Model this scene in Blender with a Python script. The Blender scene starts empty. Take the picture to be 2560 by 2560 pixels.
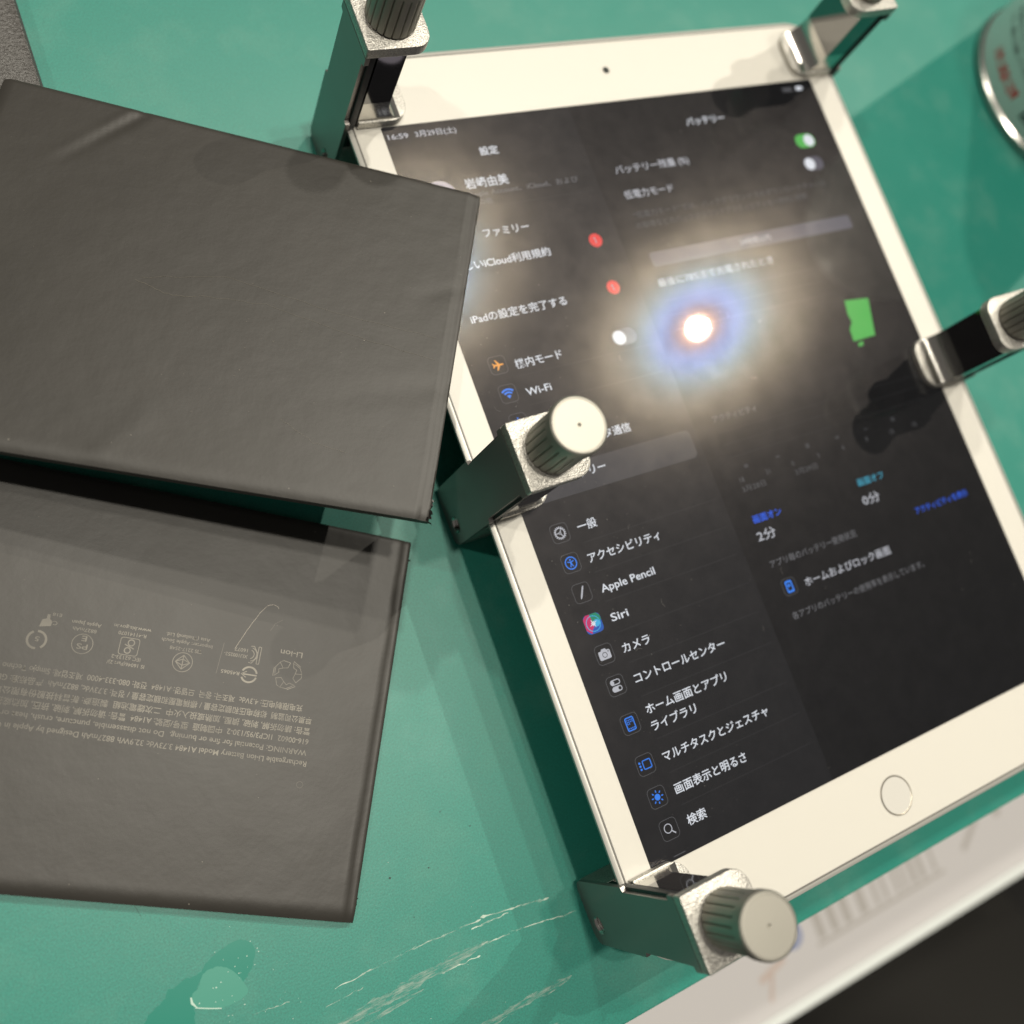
import bpy, bmesh, math, random
from mathutils import Vector, Matrix, noise
random.seed(7)
S = 0.001                      # everything is written in millimetres
scene = bpy.context.scene
COL = scene.collection
PI = math.pi

# ------------------------------------------------------------------ camera
cam_d = bpy.data.cameras.new('camera'); cam = bpy.data.objects.new('camera', cam_d); COL.objects.link(cam)
scene.camera = cam
rot = Matrix(((0.87617272, 0.26555953, -0.40224308), (-0.33950075, 0.93240506, -0.12393562), (0.3421412, 0.24515084, 0.90710555)))
cam.matrix_world = Matrix.Translation(Vector((-171.331, -36.980, 214.796 + 24)) * S) @ rot.to_4x4()
cam_d.sensor_width = 36; cam_d.lens = 34.05
cam_d.clip_start = 0.005; cam_d.clip_end = 20
cam_d.dof.use_dof = True; cam_d.dof.focus_distance = 0.224; cam_d.dof.aperture_fstop = 7.8

# ------------------------------------------------------------------ world and lamps
world = bpy.data.worlds.new('World'); scene.world = world; world.use_nodes = True
bg = world.node_tree.nodes['Background']; bg.inputs[0].default_value = (1.0, 0.95, 0.88, 1); bg.inputs[1].default_value = 0.14

def lamp(pos, power, size, color=(1.0, 0.935, 0.81)):
    d = bpy.data.lights.new('ceiling_or_fill_lamp', 'AREA'); d.shape = 'DISK'; d.size = size * S; d.energy = power; d.color = color
    o = bpy.data.objects.new('ceiling_or_fill_lamp', d); COL.objects.link(o)
    o.location = Vector(pos) * S
    o.rotation_euler = (Vector((-60, 0, 0)) - Vector(pos)).to_track_quat('-Z', 'Y').to_euler()
    return o
lamp((658, 803, 1724), 10, 60)
lamp((76, 883, 1724), 8, 60)
lamp((1324, 531, 1724), 16, 21)
lamp((264, 40, 1724), 5, 60)
lamp((-30, 20, 1724), 11, 60)
lamp((-820, 420, 1724), 6, 60)  # added fill, no known fixture: lifts the can's left side and left-facing clamp plates

vs = scene.view_settings
vs.view_transform = 'Standard'; vs.look = 'None'; vs.exposure = 0.0; vs.gamma = 1.0; vs.use_curve_mapping = False
scene.cycles.use_denoising = True
scene.cycles.max_bounces = 8
scene.cycles.sample_clamp_indirect = 6

# ------------------------------------------------------------------ materials
def new_mat(name):
    m = bpy.data.materials.new(name); m.use_nodes = True
    return m, m.node_tree, m.node_tree.nodes['Principled BSDF']

def nd(nt, kind, **kw):
    n = nt.nodes.new(kind)
    for k, v in kw.items():
        if hasattr(n, k): setattr(n, k, v)
        else: n.inputs[k].default_value = v
    return n

def plain(name, col, rough=0.5, metal=0.0, spec=0.5, emit=None, estr=1.0):
    m, nt, b = new_mat(name)
    b.inputs['Base Color'].default_value = (*col, 1); b.inputs['Roughness'].default_value = rough
    b.inputs['Metallic'].default_value = metal; b.inputs['Specular IOR Level'].default_value = spec
    if emit:
        b.inputs['Emission Color'].default_value = (*emit, 1); b.inputs['Emission Strength'].default_value = estr
    return m

def grain(name, col, rough, metal, scale, bump, dist=0.00002, spec=0.5, col2=None, detail=3.0, rough_var=0.0):
    m, nt, b = new_mat(name)
    tc = nd(nt, 'ShaderNodeTexCoord')
    n = nd(nt, 'ShaderNodeTexNoise', Scale=scale, Detail=detail, Roughness=0.6)
    nt.links.new(tc.outputs['Object'], n.inputs['Vector'])
    bp = nd(nt, 'ShaderNodeBump', Strength=bump, Distance=dist)
    nt.links.new(n.outputs['Fac'], bp.inputs['Height']); nt.links.new(bp.outputs['Normal'], b.inputs['Normal'])
    b.inputs['Base Color'].default_value = (*col, 1)
    b.inputs['Roughness'].default_value = rough; b.inputs['Metallic'].default_value = metal; b.inputs['Specular IOR Level'].default_value = spec
    if col2:
        mx = nd(nt, 'ShaderNodeMix', data_type='RGBA'); mx.inputs['A'].default_value = (*col, 1); mx.inputs['B'].default_value = (*col2, 1)
        n2 = nd(nt, 'ShaderNodeTexNoise', Scale=scale * 0.06, Detail=4.0)
        nt.links.new(tc.outputs['Object'], n2.inputs['Vector'])
        nt.links.new(n2.outputs['Fac'], mx.inputs['Factor']); nt.links.new(mx.outputs['Result'], b.inputs['Base Color'])
    if rough_var:
        n3 = nd(nt, 'ShaderNodeTexNoise', Scale=scale * 0.05, Detail=5.0)
        nt.links.new(tc.outputs['Object'], n3.inputs['Vector'])
        mr = nd(nt, 'ShaderNodeMapRange'); mr.inputs['To Min'].default_value = rough - rough_var; mr.inputs['To Max'].default_value = rough + rough_var
        nt.links.new(n3.outputs['Fac'], mr.inputs['Value']); nt.links.new(mr.outputs['Result'], b.inputs['Roughness'])
    return m

def sparkle(name, ca, cb, rough):
    m, nt, b = new_mat(name)
    tc = nd(nt, 'ShaderNodeTexCoord')
    vo = nd(nt, 'ShaderNodeTexVoronoi', Scale=3200.0); nt.links.new(tc.outputs['Object'], vo.inputs['Vector'])
    n = nd(nt, 'ShaderNodeTexNoise', Scale=2600.0, Detail=3.0, Roughness=0.7); nt.links.new(tc.outputs['Object'], n.inputs['Vector'])
    r = nd(nt, 'ShaderNodeMapRange'); r.inputs['From Min'].default_value = 0.33; r.inputs['From Max'].default_value = 0.62; nt.links.new(n.outputs['Fac'], r.inputs['Value'])
    mx = nd(nt, 'ShaderNodeMix', data_type='RGBA'); mx.inputs['A'].default_value = (*ca, 1); mx.inputs['B'].default_value = (*cb, 1)
    nt.links.new(r.outputs['Result'], mx.inputs['Factor']); nt.links.new(mx.outputs['Result'], b.inputs['Base Color'])
    bp = nd(nt, 'ShaderNodeBump', Strength=1.0, Distance=0.00009); nt.links.new(vo.outputs['Distance'], bp.inputs['Height']); nt.links.new(bp.outputs['Normal'], b.inputs['Normal'])
    b.inputs['Metallic'].default_value = 1.0; b.inputs['Roughness'].default_value = rough
    return m

M = {}
M['cast'] = sparkle('cast_nickel', (0.32, 0.31, 0.285), (0.68, 0.66, 0.61), 0.48)
M['satin'] = grain('satin_nickel', (0.27, 0.25, 0.235), 0.32, 0.65, 2500, 0.25, 0.00002, rough_var=0.05)
M['web'] = grain('smooth_nickel', (0.60, 0.58, 0.54), 0.20, 1.0, 1500, 0.2, 0.00002)
M['mirror'] = grain('polished_nickel', (0.24, 0.235, 0.23), 0.07, 1.0, 300, 0.05, 0.00002)
M['knob'] = grain('turned_nickel', (0.41, 0.395, 0.35), 0.54, 1.0, 2600, 0.3, 0.00004)
M['dark'] = plain('black_gap', (0.012, 0.012, 0.013), 0.5)
M['steel'] = plain('steel', (0.55, 0.53, 0.5), 0.22, 1.0)
M['rubber'] = plain('rubber_pad', (0.03, 0.03, 0.03), 0.7)
M['alu'] = grain('anodised_aluminium', (0.56, 0.55, 0.51), 0.42, 0.45, 4000, 0.15)
M['gasket'] = plain('grey_gasket', (0.16, 0.155, 0.14), 0.5)
M['bezel'] = plain('white_bezel', (0.615, 0.60, 0.555), 0.35)
M['dust'] = plain('grey_dust', (0.16, 0.155, 0.15), 0.8)
M['lens'] = plain('camera_lens', (0.05, 0.055, 0.05), 0.15)
M['hbring'] = plain('home_ring', (0.50, 0.45, 0.36), 0.28, 0.9)

# cutting-mat green with worn, uneven sheen
def mat_green():
    m, nt, b = new_mat('green_mat')
    tc = nd(nt, 'ShaderNodeTexCoord')
    n1 = nd(nt, 'ShaderNodeTexNoise', Scale=9.0, Detail=5.0, Roughness=0.55); nt.links.new(tc.outputs['Object'], n1.inputs['Vector'])
    n2 = nd(nt, 'ShaderNodeTexNoise', Scale=1700.0, Detail=2.0); nt.links.new(tc.outputs['Object'], n2.inputs['Vector'])
    n3 = nd(nt, 'ShaderNodeTexNoise', Scale=45.0, Detail=6.0, Roughness=0.65); nt.links.new(tc.outputs['Object'], n3.inputs['Vector'])
    mx = nd(nt, 'ShaderNodeMix', data_type='RGBA'); mx.inputs['A'].default_value = (0.009, 0.180, 0.136, 1); mx.inputs['B'].default_value = (0.016, 0.225, 0.174, 1)
    nt.links.new(n1.outputs['Fac'], mx.inputs['Factor'])
    # fine pale dust and scuffs
    r3 = nd(nt, 'ShaderNodeMapRange'); r3.inputs['From Min'].default_value = 0.50; r3.inputs['From Max'].default_value = 0.85; r3.inputs['To Max'].default_value = 0.16
    nt.links.new(n3.outputs['Fac'], r3.inputs['Value'])
    mx2 = nd(nt, 'ShaderNodeMix', data_type='RGBA'); mx2.inputs['B'].default_value = (0.30, 0.42, 0.34, 1)
    nt.links.new(r3.outputs['Result'], mx2.inputs['Factor']); nt.links.new(mx.outputs['Result'], mx2.inputs['A'])
    n5 = nd(nt, 'ShaderNodeTexNoise', Scale=2300.0, Detail=3.0, Roughness=0.8); nt.links.new(tc.outputs['Object'], n5.inputs['Vector'])
    r5 = nd(nt, 'ShaderNodeMapRange'); r5.inputs['From Min'].default_value = 0.3; r5.inputs['From Max'].default_value = 0.7; r5.inputs['To Min'].default_value = 0.72; r5.inputs['To Max'].default_value = 1.28
    nt.links.new(n5.outputs['Fac'], r5.inputs['Value'])
    mg = nd(nt, 'ShaderNodeMix', data_type='RGBA', blend_type='MULTIPLY'); mg.inputs['Factor'].default_value = 1.0
    nt.links.new(mx2.outputs['Result'], mg.inputs['A']); nt.links.new(r5.outputs['Result'], mg.inputs['B'])
    nt.links.new(mg.outputs['Result'], b.inputs['Base Color'])
    r1 = nd(nt, 'ShaderNodeMapRange'); r1.inputs['From Min'].default_value = 0.3; r1.inputs['From Max'].default_value = 0.7; r1.inputs['To Min'].default_value = 0.39; r1.inputs['To Max'].default_value = 0.52
    nt.links.new(n3.outputs['Fac'], r1.inputs['Value']); nt.links.new(r1.outputs['Result'], b.inputs['Roughness'])
    bp = nd(nt, 'ShaderNodeBump', Strength=0.35, Distance=0.00004)
    nt.links.new(n2.outputs['Fac'], bp.inputs['Height']); nt.links.new(bp.outputs['Normal'], b.inputs['Normal'])
    b.inputs['Specular IOR Level'].default_value = 0.62
    return m
M['mat'] = mat_green()
M['mat_edge'] = plain('mat_edge', (0.02, 0.12, 0.09), 0.6)

def alpha_smear(name, col, scale, stretch_deg, lo, hi, amount, rough=0.35):
    """dried glue: ragged film broken up by stretched noise"""
    m, nt, b = new_mat(name)
    out = nt.nodes['Material Output']
    tc = nd(nt, 'ShaderNodeTexCoord'); mp = nd(nt, 'ShaderNodeMapping')
    mp.inputs['Rotation'].default_value = (0, 0, math.radians(stretch_deg)); mp.inputs['Scale'].default_value = (0.16, 1.0, 1.0)
    nt.links.new(tc.outputs['Object'], mp.inputs['Vector'])
    n = nd(nt, 'ShaderNodeTexNoise', Scale=scale, Detail=6.0, Roughness=0.7); nt.links.new(mp.outputs['Vector'], n.inputs['Vector'])
    r = nd(nt, 'ShaderNodeMapRange'); r.inputs['From Min'].default_value = lo; r.inputs['From Max'].default_value = hi; r.inputs['To Max'].default_value = amount
    nt.links.new(n.outputs['Fac'], r.inputs['Value'])
    b.inputs['Base Color'].default_value = (*col, 1); b.inputs['Roughness'].default_value = rough
    nt.links.new(r.outputs['Result'], b.inputs['Alpha'])
    return m
M['glue'] = alpha_smear('dried_glue', (0.42, 0.55, 0.48), 1300, 0, 0.44, 0.66, 0.7)
M['glue_line'] = alpha_smear('dried_glue_ridge', (0.62, 0.74, 0.64), 1000, 0, 0.42, 0.58, 0.8)
M['film'] = plain('clear_film', (0.045, 0.26, 0.195), 0.34)
M['wet'] = plain('glossy_clean_patch', (0.009, 0.20, 0.147), 0.30)
M['crumb'] = plain('glue_crumb', (0.45, 0.60, 0.52), 0.3)

def pouch_mat():
    m, nt, b = new_mat('black_pouch')
    tc = nd(nt, 'ShaderNodeTexCoord')
    n1 = nd(nt, 'ShaderNodeTexNoise', Scale=3000.0, Detail=2.0); nt.links.new(tc.outputs['Object'], n1.inputs['Vector'])
    n2 = nd(nt, 'ShaderNodeTexNoise', Scale=28.0, Detail=6.0, Roughness=0.6); nt.links.new(tc.outputs['Object'], n2.inputs['Vector'])
    n4 = nd(nt, 'ShaderNodeTexNoise', Scale=60.0, Detail=3.0); nt.links.new(tc.outputs['Object'], n4.inputs['Vector'])
    mx = nd(nt, 'ShaderNodeMix', data_type='RGBA'); mx.inputs['A'].default_value = (0.020, 0.018, 0.015, 1); mx.inputs['B'].default_value = (0.031, 0.028, 0.023, 1)
    nt.links.new(n2.outputs['Fac'], mx.inputs['Factor'])
    # dust specks
    vo = nd(nt, 'ShaderNodeTexVoronoi', Scale=420.0); nt.links.new(tc.outputs['Object'], vo.inputs['Vector'])
    sp = nd(nt, 'ShaderNodeMapRange'); sp.inputs['From Min'].default_value = 0.055; sp.inputs['From Max'].default_value = 0.035
    nt.links.new(vo.outputs['Distance'], sp.inputs['Value'])
    gt = nd(nt, 'ShaderNodeMapRange'); gt.inputs['From Min'].default_value = 0.56; gt.inputs['From Max'].default_value = 0.64; gt.inputs['To Max'].default_value = 0.55
    nt.links.new(n4.outputs['Fac'], gt.inputs['Value'])
    mu = nd(nt, 'ShaderNodeMath', operation='MULTIPLY'); nt.links.new(sp.outputs['Result'], mu.inputs[0]); nt.links.new(gt.outputs['Result'], mu.inputs[1])
    mx2 = nd(nt, 'ShaderNodeMix', data_type='RGBA'); mx2.inputs['B'].default_value = (0.5, 0.46, 0.38, 1)
    nt.links.new(mx.outputs['Result'], mx2.inputs['A']); nt.links.new(mu.outputs[0], mx2.inputs['Factor'])
    nt.links.new(mx2.outputs['Result'], b.inputs['Base Color'])
    r = nd(nt, 'ShaderNodeMapRange'); r.inputs['To Min'].default_value = 0.44; r.inputs['To Max'].default_value = 0.54
    nt.links.new(n2.outputs['Fac'], r.inputs['Value']); nt.links.new(r.outputs['Result'], b.inputs['Roughness'])
    bp = nd(nt, 'ShaderNodeBump', Strength=0.22, Distance=0.00003)
    n6 = nd(nt, 'ShaderNodeTexNoise', Scale=75.0, Detail=4.0, Roughness=0.6); nt.links.new(tc.outputs['Object'], n6.inputs['Vector'])
    b2 = nd(nt, 'ShaderNodeBump', Strength=0.5, Distance=0.00035); nt.links.new(n6.outputs['Fac'], b2.inputs['Height']); nt.links.new(b2.outputs['Normal'], bp.inputs['Normal'])
    nt.links.new(n1.outputs['Fac'], bp.inputs['Height']); nt.links.new(bp.outputs['Normal'], b.inputs['Normal'])
    b.inputs['Specular IOR Level'].default_value = 0.60
    return m
M['pouch'] = pouch_mat()
M['pouch_edge'] = plain('pouch_edge', (0.012, 0.011, 0.010), 0.4)
M['scratch'] = plain('pale_scratch', (0.10, 0.09, 0.072), 0.42)
M['hair'] = plain('pale_fibre', (0.45, 0.40, 0.32), 0.4)
M['dirt'] = plain('dark_speck', (0.02, 0.06, 0.05), 0.6)

def print_mat():
    """grey ink worn thin towards the far end of the cell"""
    m, nt, b = new_mat('worn_grey_print')
    tc = nd(nt, 'ShaderNodeTexCoord'); sx = nd(nt, 'ShaderNodeSeparateXYZ'); nt.links.new(tc.outputs['Object'], sx.inputs[0])
    r = nd(nt, 'ShaderNodeMapRange'); r.inputs['From Min'].default_value = 0.055; r.inputs['From Max'].default_value = 0.092; r.inputs['To Min'].default_value = 1.0; r.inputs['To Max'].default_value = 0.22
    nt.links.new(sx.outputs['X'], r.inputs['Value'])
    n = nd(nt, 'ShaderNodeTexNoise', Scale=160.0, Detail=5.0); nt.links.new(tc.outputs['Object'], n.inputs['Vector'])
    r2 = nd(nt, 'ShaderNodeMapRange'); r2.inputs['From Min'].default_value = 0.25; r2.inputs['From Max'].default_value = 0.6; r2.inputs['To Min'].default_value = 0.45
    nt.links.new(n.outputs['Fac'], r2.inputs['Value'])
    mu = nd(nt, 'ShaderNodeMath', operation='MULTIPLY'); nt.links.new(r.outputs['Result'], mu.inputs[0]); nt.links.new(r2.outputs['Result'], mu.inputs[1])
    mx = nd(nt, 'ShaderNodeMix', data_type='RGBA'); mx.inputs['A'].default_value = (0.025, 0.022, 0.018, 1); mx.inputs['B'].default_value = (0.24, 0.22, 0.18, 1)
    nt.links.new(mu.outputs[0], mx.inputs['Factor']); nt.links.new(mx.outputs['Result'], b.inputs['Base Color'])
    b.inputs['Roughness'].default_value = 0.48; b.inputs['Specular IOR Level'].default_value = 0.6
    return m
M['print'] = print_mat()

# glass over the display: clear, with a Fresnel reflection
def glass_mat():
    m = bpy.data.materials.new('cover_glass'); m.use_nodes = True; nt = m.node_tree; nt.nodes.clear()
    out = nd(nt, 'ShaderNodeOutputMaterial'); tr = nd(nt, 'ShaderNodeBsdfTransparent'); gl = nd(nt, 'ShaderNodeBsdfGlossy', Roughness=0.02)
    fr = nd(nt, 'ShaderNodeFresnel', IOR=1.45); mx = nd(nt, 'ShaderNodeMixShader')
    nt.links.new(fr.outputs[0], mx.inputs[0]); nt.links.new(tr.outputs[0], mx.inputs[1]); nt.links.new(gl.outputs[0], mx.inputs[2])
    nt.links.new(mx.outputs[0], out.inputs[0])
    return m
M['glass'] = glass_mat()

# the liquid-crystal layer scatters lamp light in a coloured, ring-like haze (pixel-grid diffraction): several glossy lobes
def lcd_mat(name, emit, k=1.0):
    m = bpy.data.materials.new(name); m.use_nodes = True; nt = m.node_tree; nt.nodes.clear()
    out = nd(nt, 'ShaderNodeOutputMaterial')
    tc = nd(nt, 'ShaderNodeTexCoord')
    sm = nd(nt, 'ShaderNodeTexNoise', Scale=130.0, Detail=8.0, Roughness=0.72); nt.links.new(tc.outputs['Object'], sm.inputs['Vector'])
    rg = nd(nt, 'ShaderNodeMapRange'); rg.inputs['From Min'].default_value = 0.3; rg.inputs['From Max'].default_value = 0.7; rg.inputs['To Min'].default_value = 0.74; rg.inputs['To Max'].default_value = 1.26
    nt.links.new(sm.outputs['Fac'], rg.inputs['Value'])
    em = nd(nt, 'ShaderNodeEmission', Strength=1.0); em.inputs['Color'].default_value = (*emit, 1)
    last = em
    wn = nd(nt, 'ShaderNodeTexWhiteNoise', noise_dimensions='3D'); nt.links.new(tc.outputs['Object'], wn.inputs['Vector'])
    ang = nd(nt, 'ShaderNodeMath', operation='MULTIPLY'); ang.inputs[1].default_value = 2 * PI; nt.links.new(wn.outputs['Value'], ang.inputs[0])
    co = nd(nt, 'ShaderNodeMath', operation='COSINE'); si = nd(nt, 'ShaderNodeMath', operation='SINE')
    nt.links.new(ang.outputs[0], co.inputs[0]); nt.links.new(ang.outputs[0], si.inputs[0])
    # (colour, lobe roughness, weight, ring tilt)
    for col, rough, w, tilt in (((1.0, 0.40, 0.08), 0.082, 0.0020, 0), ((0.15, 0.31, 1.0), 0.092, 0.0062, 0.023), ((0.45, 0.80, 0.92), 0.105, 0.0052, 0.034), ((1.0, 0.83, 0.58), 0.15, 0.0130, 0.051), ((1.0, 0.90, 0.92), 0.285, 0.0140, 0), ((0.85, 0.90, 1.0), 0.48, 0.0030, 0)):
        g = nd(nt, 'ShaderNodeBsdfGlossy', Roughness=rough)
        cm = nd(nt, 'ShaderNodeMix', data_type='RGBA', blend_type='MULTIPLY'); cm.inputs['Factor'].default_value = 1.0
        cm.inputs['A'].default_value = (col[0] * w * k, col[1] * w * k, col[2] * w * k, 1)
        nt.links.new(rg.outputs['Result'], cm.inputs['B']); nt.links.new(cm.outputs['Result'], g.inputs['Color'])
        if tilt:
            cx = nd(nt, 'ShaderNodeMath', operation='MULTIPLY'); cy = nd(nt, 'ShaderNodeMath', operation='MULTIPLY'); cx.inputs[1].default_value = tilt; cy.inputs[1].default_value = tilt
            nt.links.new(co.outputs[0], cx.inputs[0]); nt.links.new(si.outputs[0], cy.inputs[0])
            cb = nd(nt, 'ShaderNodeCombineXYZ', Z=1.0); nt.links.new(cx.outputs[0], cb.inputs['X']); nt.links.new(cy.outputs[0], cb.inputs['Y'])
            vn = nd(nt, 'ShaderNodeVectorMath', operation='NORMALIZE'); nt.links.new(cb.outputs[0], vn.inputs[0]); nt.links.new(vn.outputs[0], g.inputs['Normal'])
        a = nd(nt, 'ShaderNodeAddShader'); nt.links.new(last.outputs[0], a.inputs[0]); nt.links.new(g.outputs[0], a.inputs[1]); last = a
    nt.links.new(last.outputs[0], out.inputs[0])
    return m
M['lcd'] = lcd_mat('lcd_dark', (0.0085, 0.0085, 0.0088))
M['lcd_side'] = lcd_mat('lcd_sidebar', (0.0145, 0.0145, 0.0153))
M['lcd_sel'] = lcd_mat('lcd_selected', (0.048, 0.048, 0.052))
M['lcd_seg'] = lcd_mat('lcd_segment', (0.085, 0.083, 0.110))
M['lcd_tile'] = lcd_mat('lcd_tile', (0.0125, 0.0125, 0.013))
M['lcd_line'] = lcd_mat('lcd_line', (0.030, 0.030, 0.031))
M['lcd_rim'] = lcd_mat('lcd_tile_rim', (0.085, 0.085, 0.09))
M['t_white'] = lcd_mat('text_white', (0.74, 0.77, 0.82))
M['t_mid'] = lcd_mat('text_soft_white', (0.48, 0.49, 0.53))
M['t_grey'] = lcd_mat('text_grey', (0.16, 0.16, 0.17))
M['t_dim'] = lcd_mat('text_dim', (0.095, 0.095, 0.10))
M['t_blue'] = lcd_mat('text_blue', (0.030, 0.12, 0.75))
M['t_cyan'] = lcd_mat('text_cyan', (0.05, 0.30, 0.42))
M['i_blue'] = lcd_mat('icon_blue', (0.04, 0.22, 0.85))
M['i_orange'] = lcd_mat('icon_orange', (0.85, 0.36, 0.06))
M['i_green'] = lcd_mat('icon_green', (0.08, 0.44, 0.08))
M['i_red'] = lcd_mat('badge_red', (0.80, 0.055, 0.05))
M['i_pink'] = lcd_mat('assistant_pink', (0.55, 0.03, 0.13))
M['i_teal'] = lcd_mat('assistant_green', (0.02, 0.24, 0.14))
M['i_sky'] = lcd_mat('assistant_sky', (0.06, 0.42, 0.72))
M['i_navy'] = lcd_mat('assistant_navy', (0.02, 0.10, 0.42))
M['avatar'] = lcd_mat('avatar', (0.42, 0.38, 0.42))

# ------------------------------------------------------------------ helpers
def link(o, parent=None):
    COL.objects.link(o)
    if parent is not None: o.parent = parent
    return o

def thing(name, label, cat, loc=(0, 0, 0), group=None, rot=None):
    o = bpy.data.objects.new(name, None); o.empty_display_size = 0.01; link(o)
    o.location = Vector(loc) * S
    if rot is not None: o.rotation_euler = rot
    o['label'] = label; o['category'] = cat
    if group: o['group'] = group
    return o

def obj(name, me, mats, parent=None, smooth=False, label=None):
    if not isinstance(mats, (list, tuple)): mats = [mats]
    for m in mats: me.materials.append(m)
    if smooth:
        me.polygons.foreach_set('use_smooth', [True] * len(me.polygons))
        try: me.set_sharp_from_angle(angle=math.radians(38))
        except Exception: pass
    o = bpy.data.objects.new(name, me); link(o, parent)
    if label: o['label'] = label
    return o

def structure(o): o['kind'] = 'structure'; return o

def mesh_from(verts, faces, mi=None):
    me = bpy.data.meshes.new('m'); me.from_pydata([(x * S, y * S, z * S) for x, y, z in verts], [], faces)
    if mi: me.polygons.foreach_set('material_index', mi)
    me.update(); return me

def bm_mesh(bm):
    bmesh.ops.recalc_face_normals(bm, faces=bm.faces[:])
    me = bpy.data.meshes.new('m'); bm.to_mesh(me); bm.free(); return me

def rrect(cx, cy, w, h, r, n=6, corners=(1, 1, 1, 1)):
    """ccw rounded rectangle; corners order: (+x+y, -x+y, -x-y, +x-y)"""
    pts = []
    for k, (sx, sy) in enumerate(((1, 1), (-1, 1), (-1, -1), (1, -1))):
        rr = r if corners[k] == 1 else corners[k]
        if rr <= 0: pts.append((cx + sx * w / 2, cy + sy * h / 2)); continue
        ox, oy = cx + sx * (w / 2 - rr), cy + sy * (h / 2 - rr)
        for i in range(n + 1):
            a = k * PI / 2 + i / n * PI / 2
            pts.append((ox + rr * math.cos(a), oy + rr * math.sin(a)))
    return pts

def circ(cx, cy, r, n=32): return [(cx + r * math.cos(2 * PI * i / n), cy + r * math.sin(2 * PI * i / n)) for i in range(n)]

def prism(outline, z0, z1, bevel=0.0, seg=2, axis='z'):
    """extrude a 2-D outline; axis 'x': (a,b)->(y,z) extruded in x; 'y': (a,b)->(x,z) extruded in y"""
    bm = bmesh.new()
    def P(a, b, c):
        if axis == 'z': return (a * S, b * S, c * S)
        if axis == 'x': return (c * S, a * S, b * S)
        return (a * S, c * S, b * S)
    lo = [bm.verts.new(P(a, b, z0)) for a, b in outline]; hi = [bm.verts.new(P(a, b, z1)) for a, b in outline]
    n = len(outline)
    bm.faces.new(lo[::-1]); bm.faces.new(hi)
    for i in range(n): bm.faces.new((lo[i], lo[(i + 1) % n], hi[(i + 1) % n], hi[i]))
    if bevel > 0:
        bmesh.ops.recalc_face_normals(bm, faces=bm.faces[:])
        es = [e for e in bm.edges if len(e.link_faces) == 2 and e.calc_face_angle(0) > 0.6]
        bmesh.ops.bevel(bm, geom=es, offset=bevel * S, segments=seg, profile=0.5, affect='EDGES', clamp_overlap=True)
    return bm_mesh(bm)

def box(x0, x1, y0, y1, z0, z1, bevel=0.0):
    return prism([(x0, y0), (x1, y0), (x1, y1), (x0, y1)], z0, z1, bevel)

def lathe(prof, cx=0, cy=0, n=64):
    v = []; f = []
    for r, z in prof:
        for i in range(n):
            a = 2 * PI * i / n; v.append((cx + r * math.cos(a), cy + r * math.sin(a), z))
    for j in range(len(prof) - 1):
        for i in range(n):
            a, b = j * n + i, j * n + (i + 1) % n
            f.append((a, b, b + n, a + n))
    return mesh_from(v, f)

def filled(outlines, depth, bevel=0.0):
    """2-D shape with holes from filled splines (curve -> mesh), in mm, centred on z=0"""
    c = bpy.data.curves.new('c', 'CURVE'); c.dimensions = '2D'; c.fill_mode = 'BOTH'
    c.extrude = depth / 2 * S; c.bevel_depth = bevel * S; c.bevel_resolution = 1
    for pts in outlines:
        s = c.splines.new('POLY'); s.points.add(len(pts) - 1); s.use_cyclic_u = True
        for p, (x, y) in zip(s.points, pts): p.co = (x * S, y * S, 0, 1)
    o = bpy.data.objects.new('c', c); COL.objects.link(o); bpy.context.view_layer.update()
    me = bpy.data.meshes.new_from_object(o.evaluated_get(bpy.context.evaluated_depsgraph_get()))
    bpy.data.objects.remove(o); bpy.data.curves.remove(c)
    me.materials.clear()
    return me

def text_mesh(body, size, width=None, align='LEFT', bold=0.0, extrude=0.0):
    c = bpy.data.curves.new('t', 'FONT'); c.body = body; c.size = size * S; c.align_x = align; c.offset = bold * S
    c.resolution_u = 3; c.extrude = extrude * S
    o = bpy.data.objects.new('t', c); COL.objects.link(o); bpy.context.view_layer.update()
    me = bpy.data.meshes.new_from_object(o.evaluated_get(bpy.context.evaluated_depsgraph_get()))
    bpy.data.objects.remove(o); bpy.data.curves.remove(c)
    me.materials.clear()
    if width and len(me.vertices):
        xs = [v.co.x for v in me.vertices]; w = max(xs) - min(xs); x0 = min(xs)
        k = width * S / w
        for v in me.vertices: v.co.x = (v.co.x - x0) * k
    return me

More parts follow.
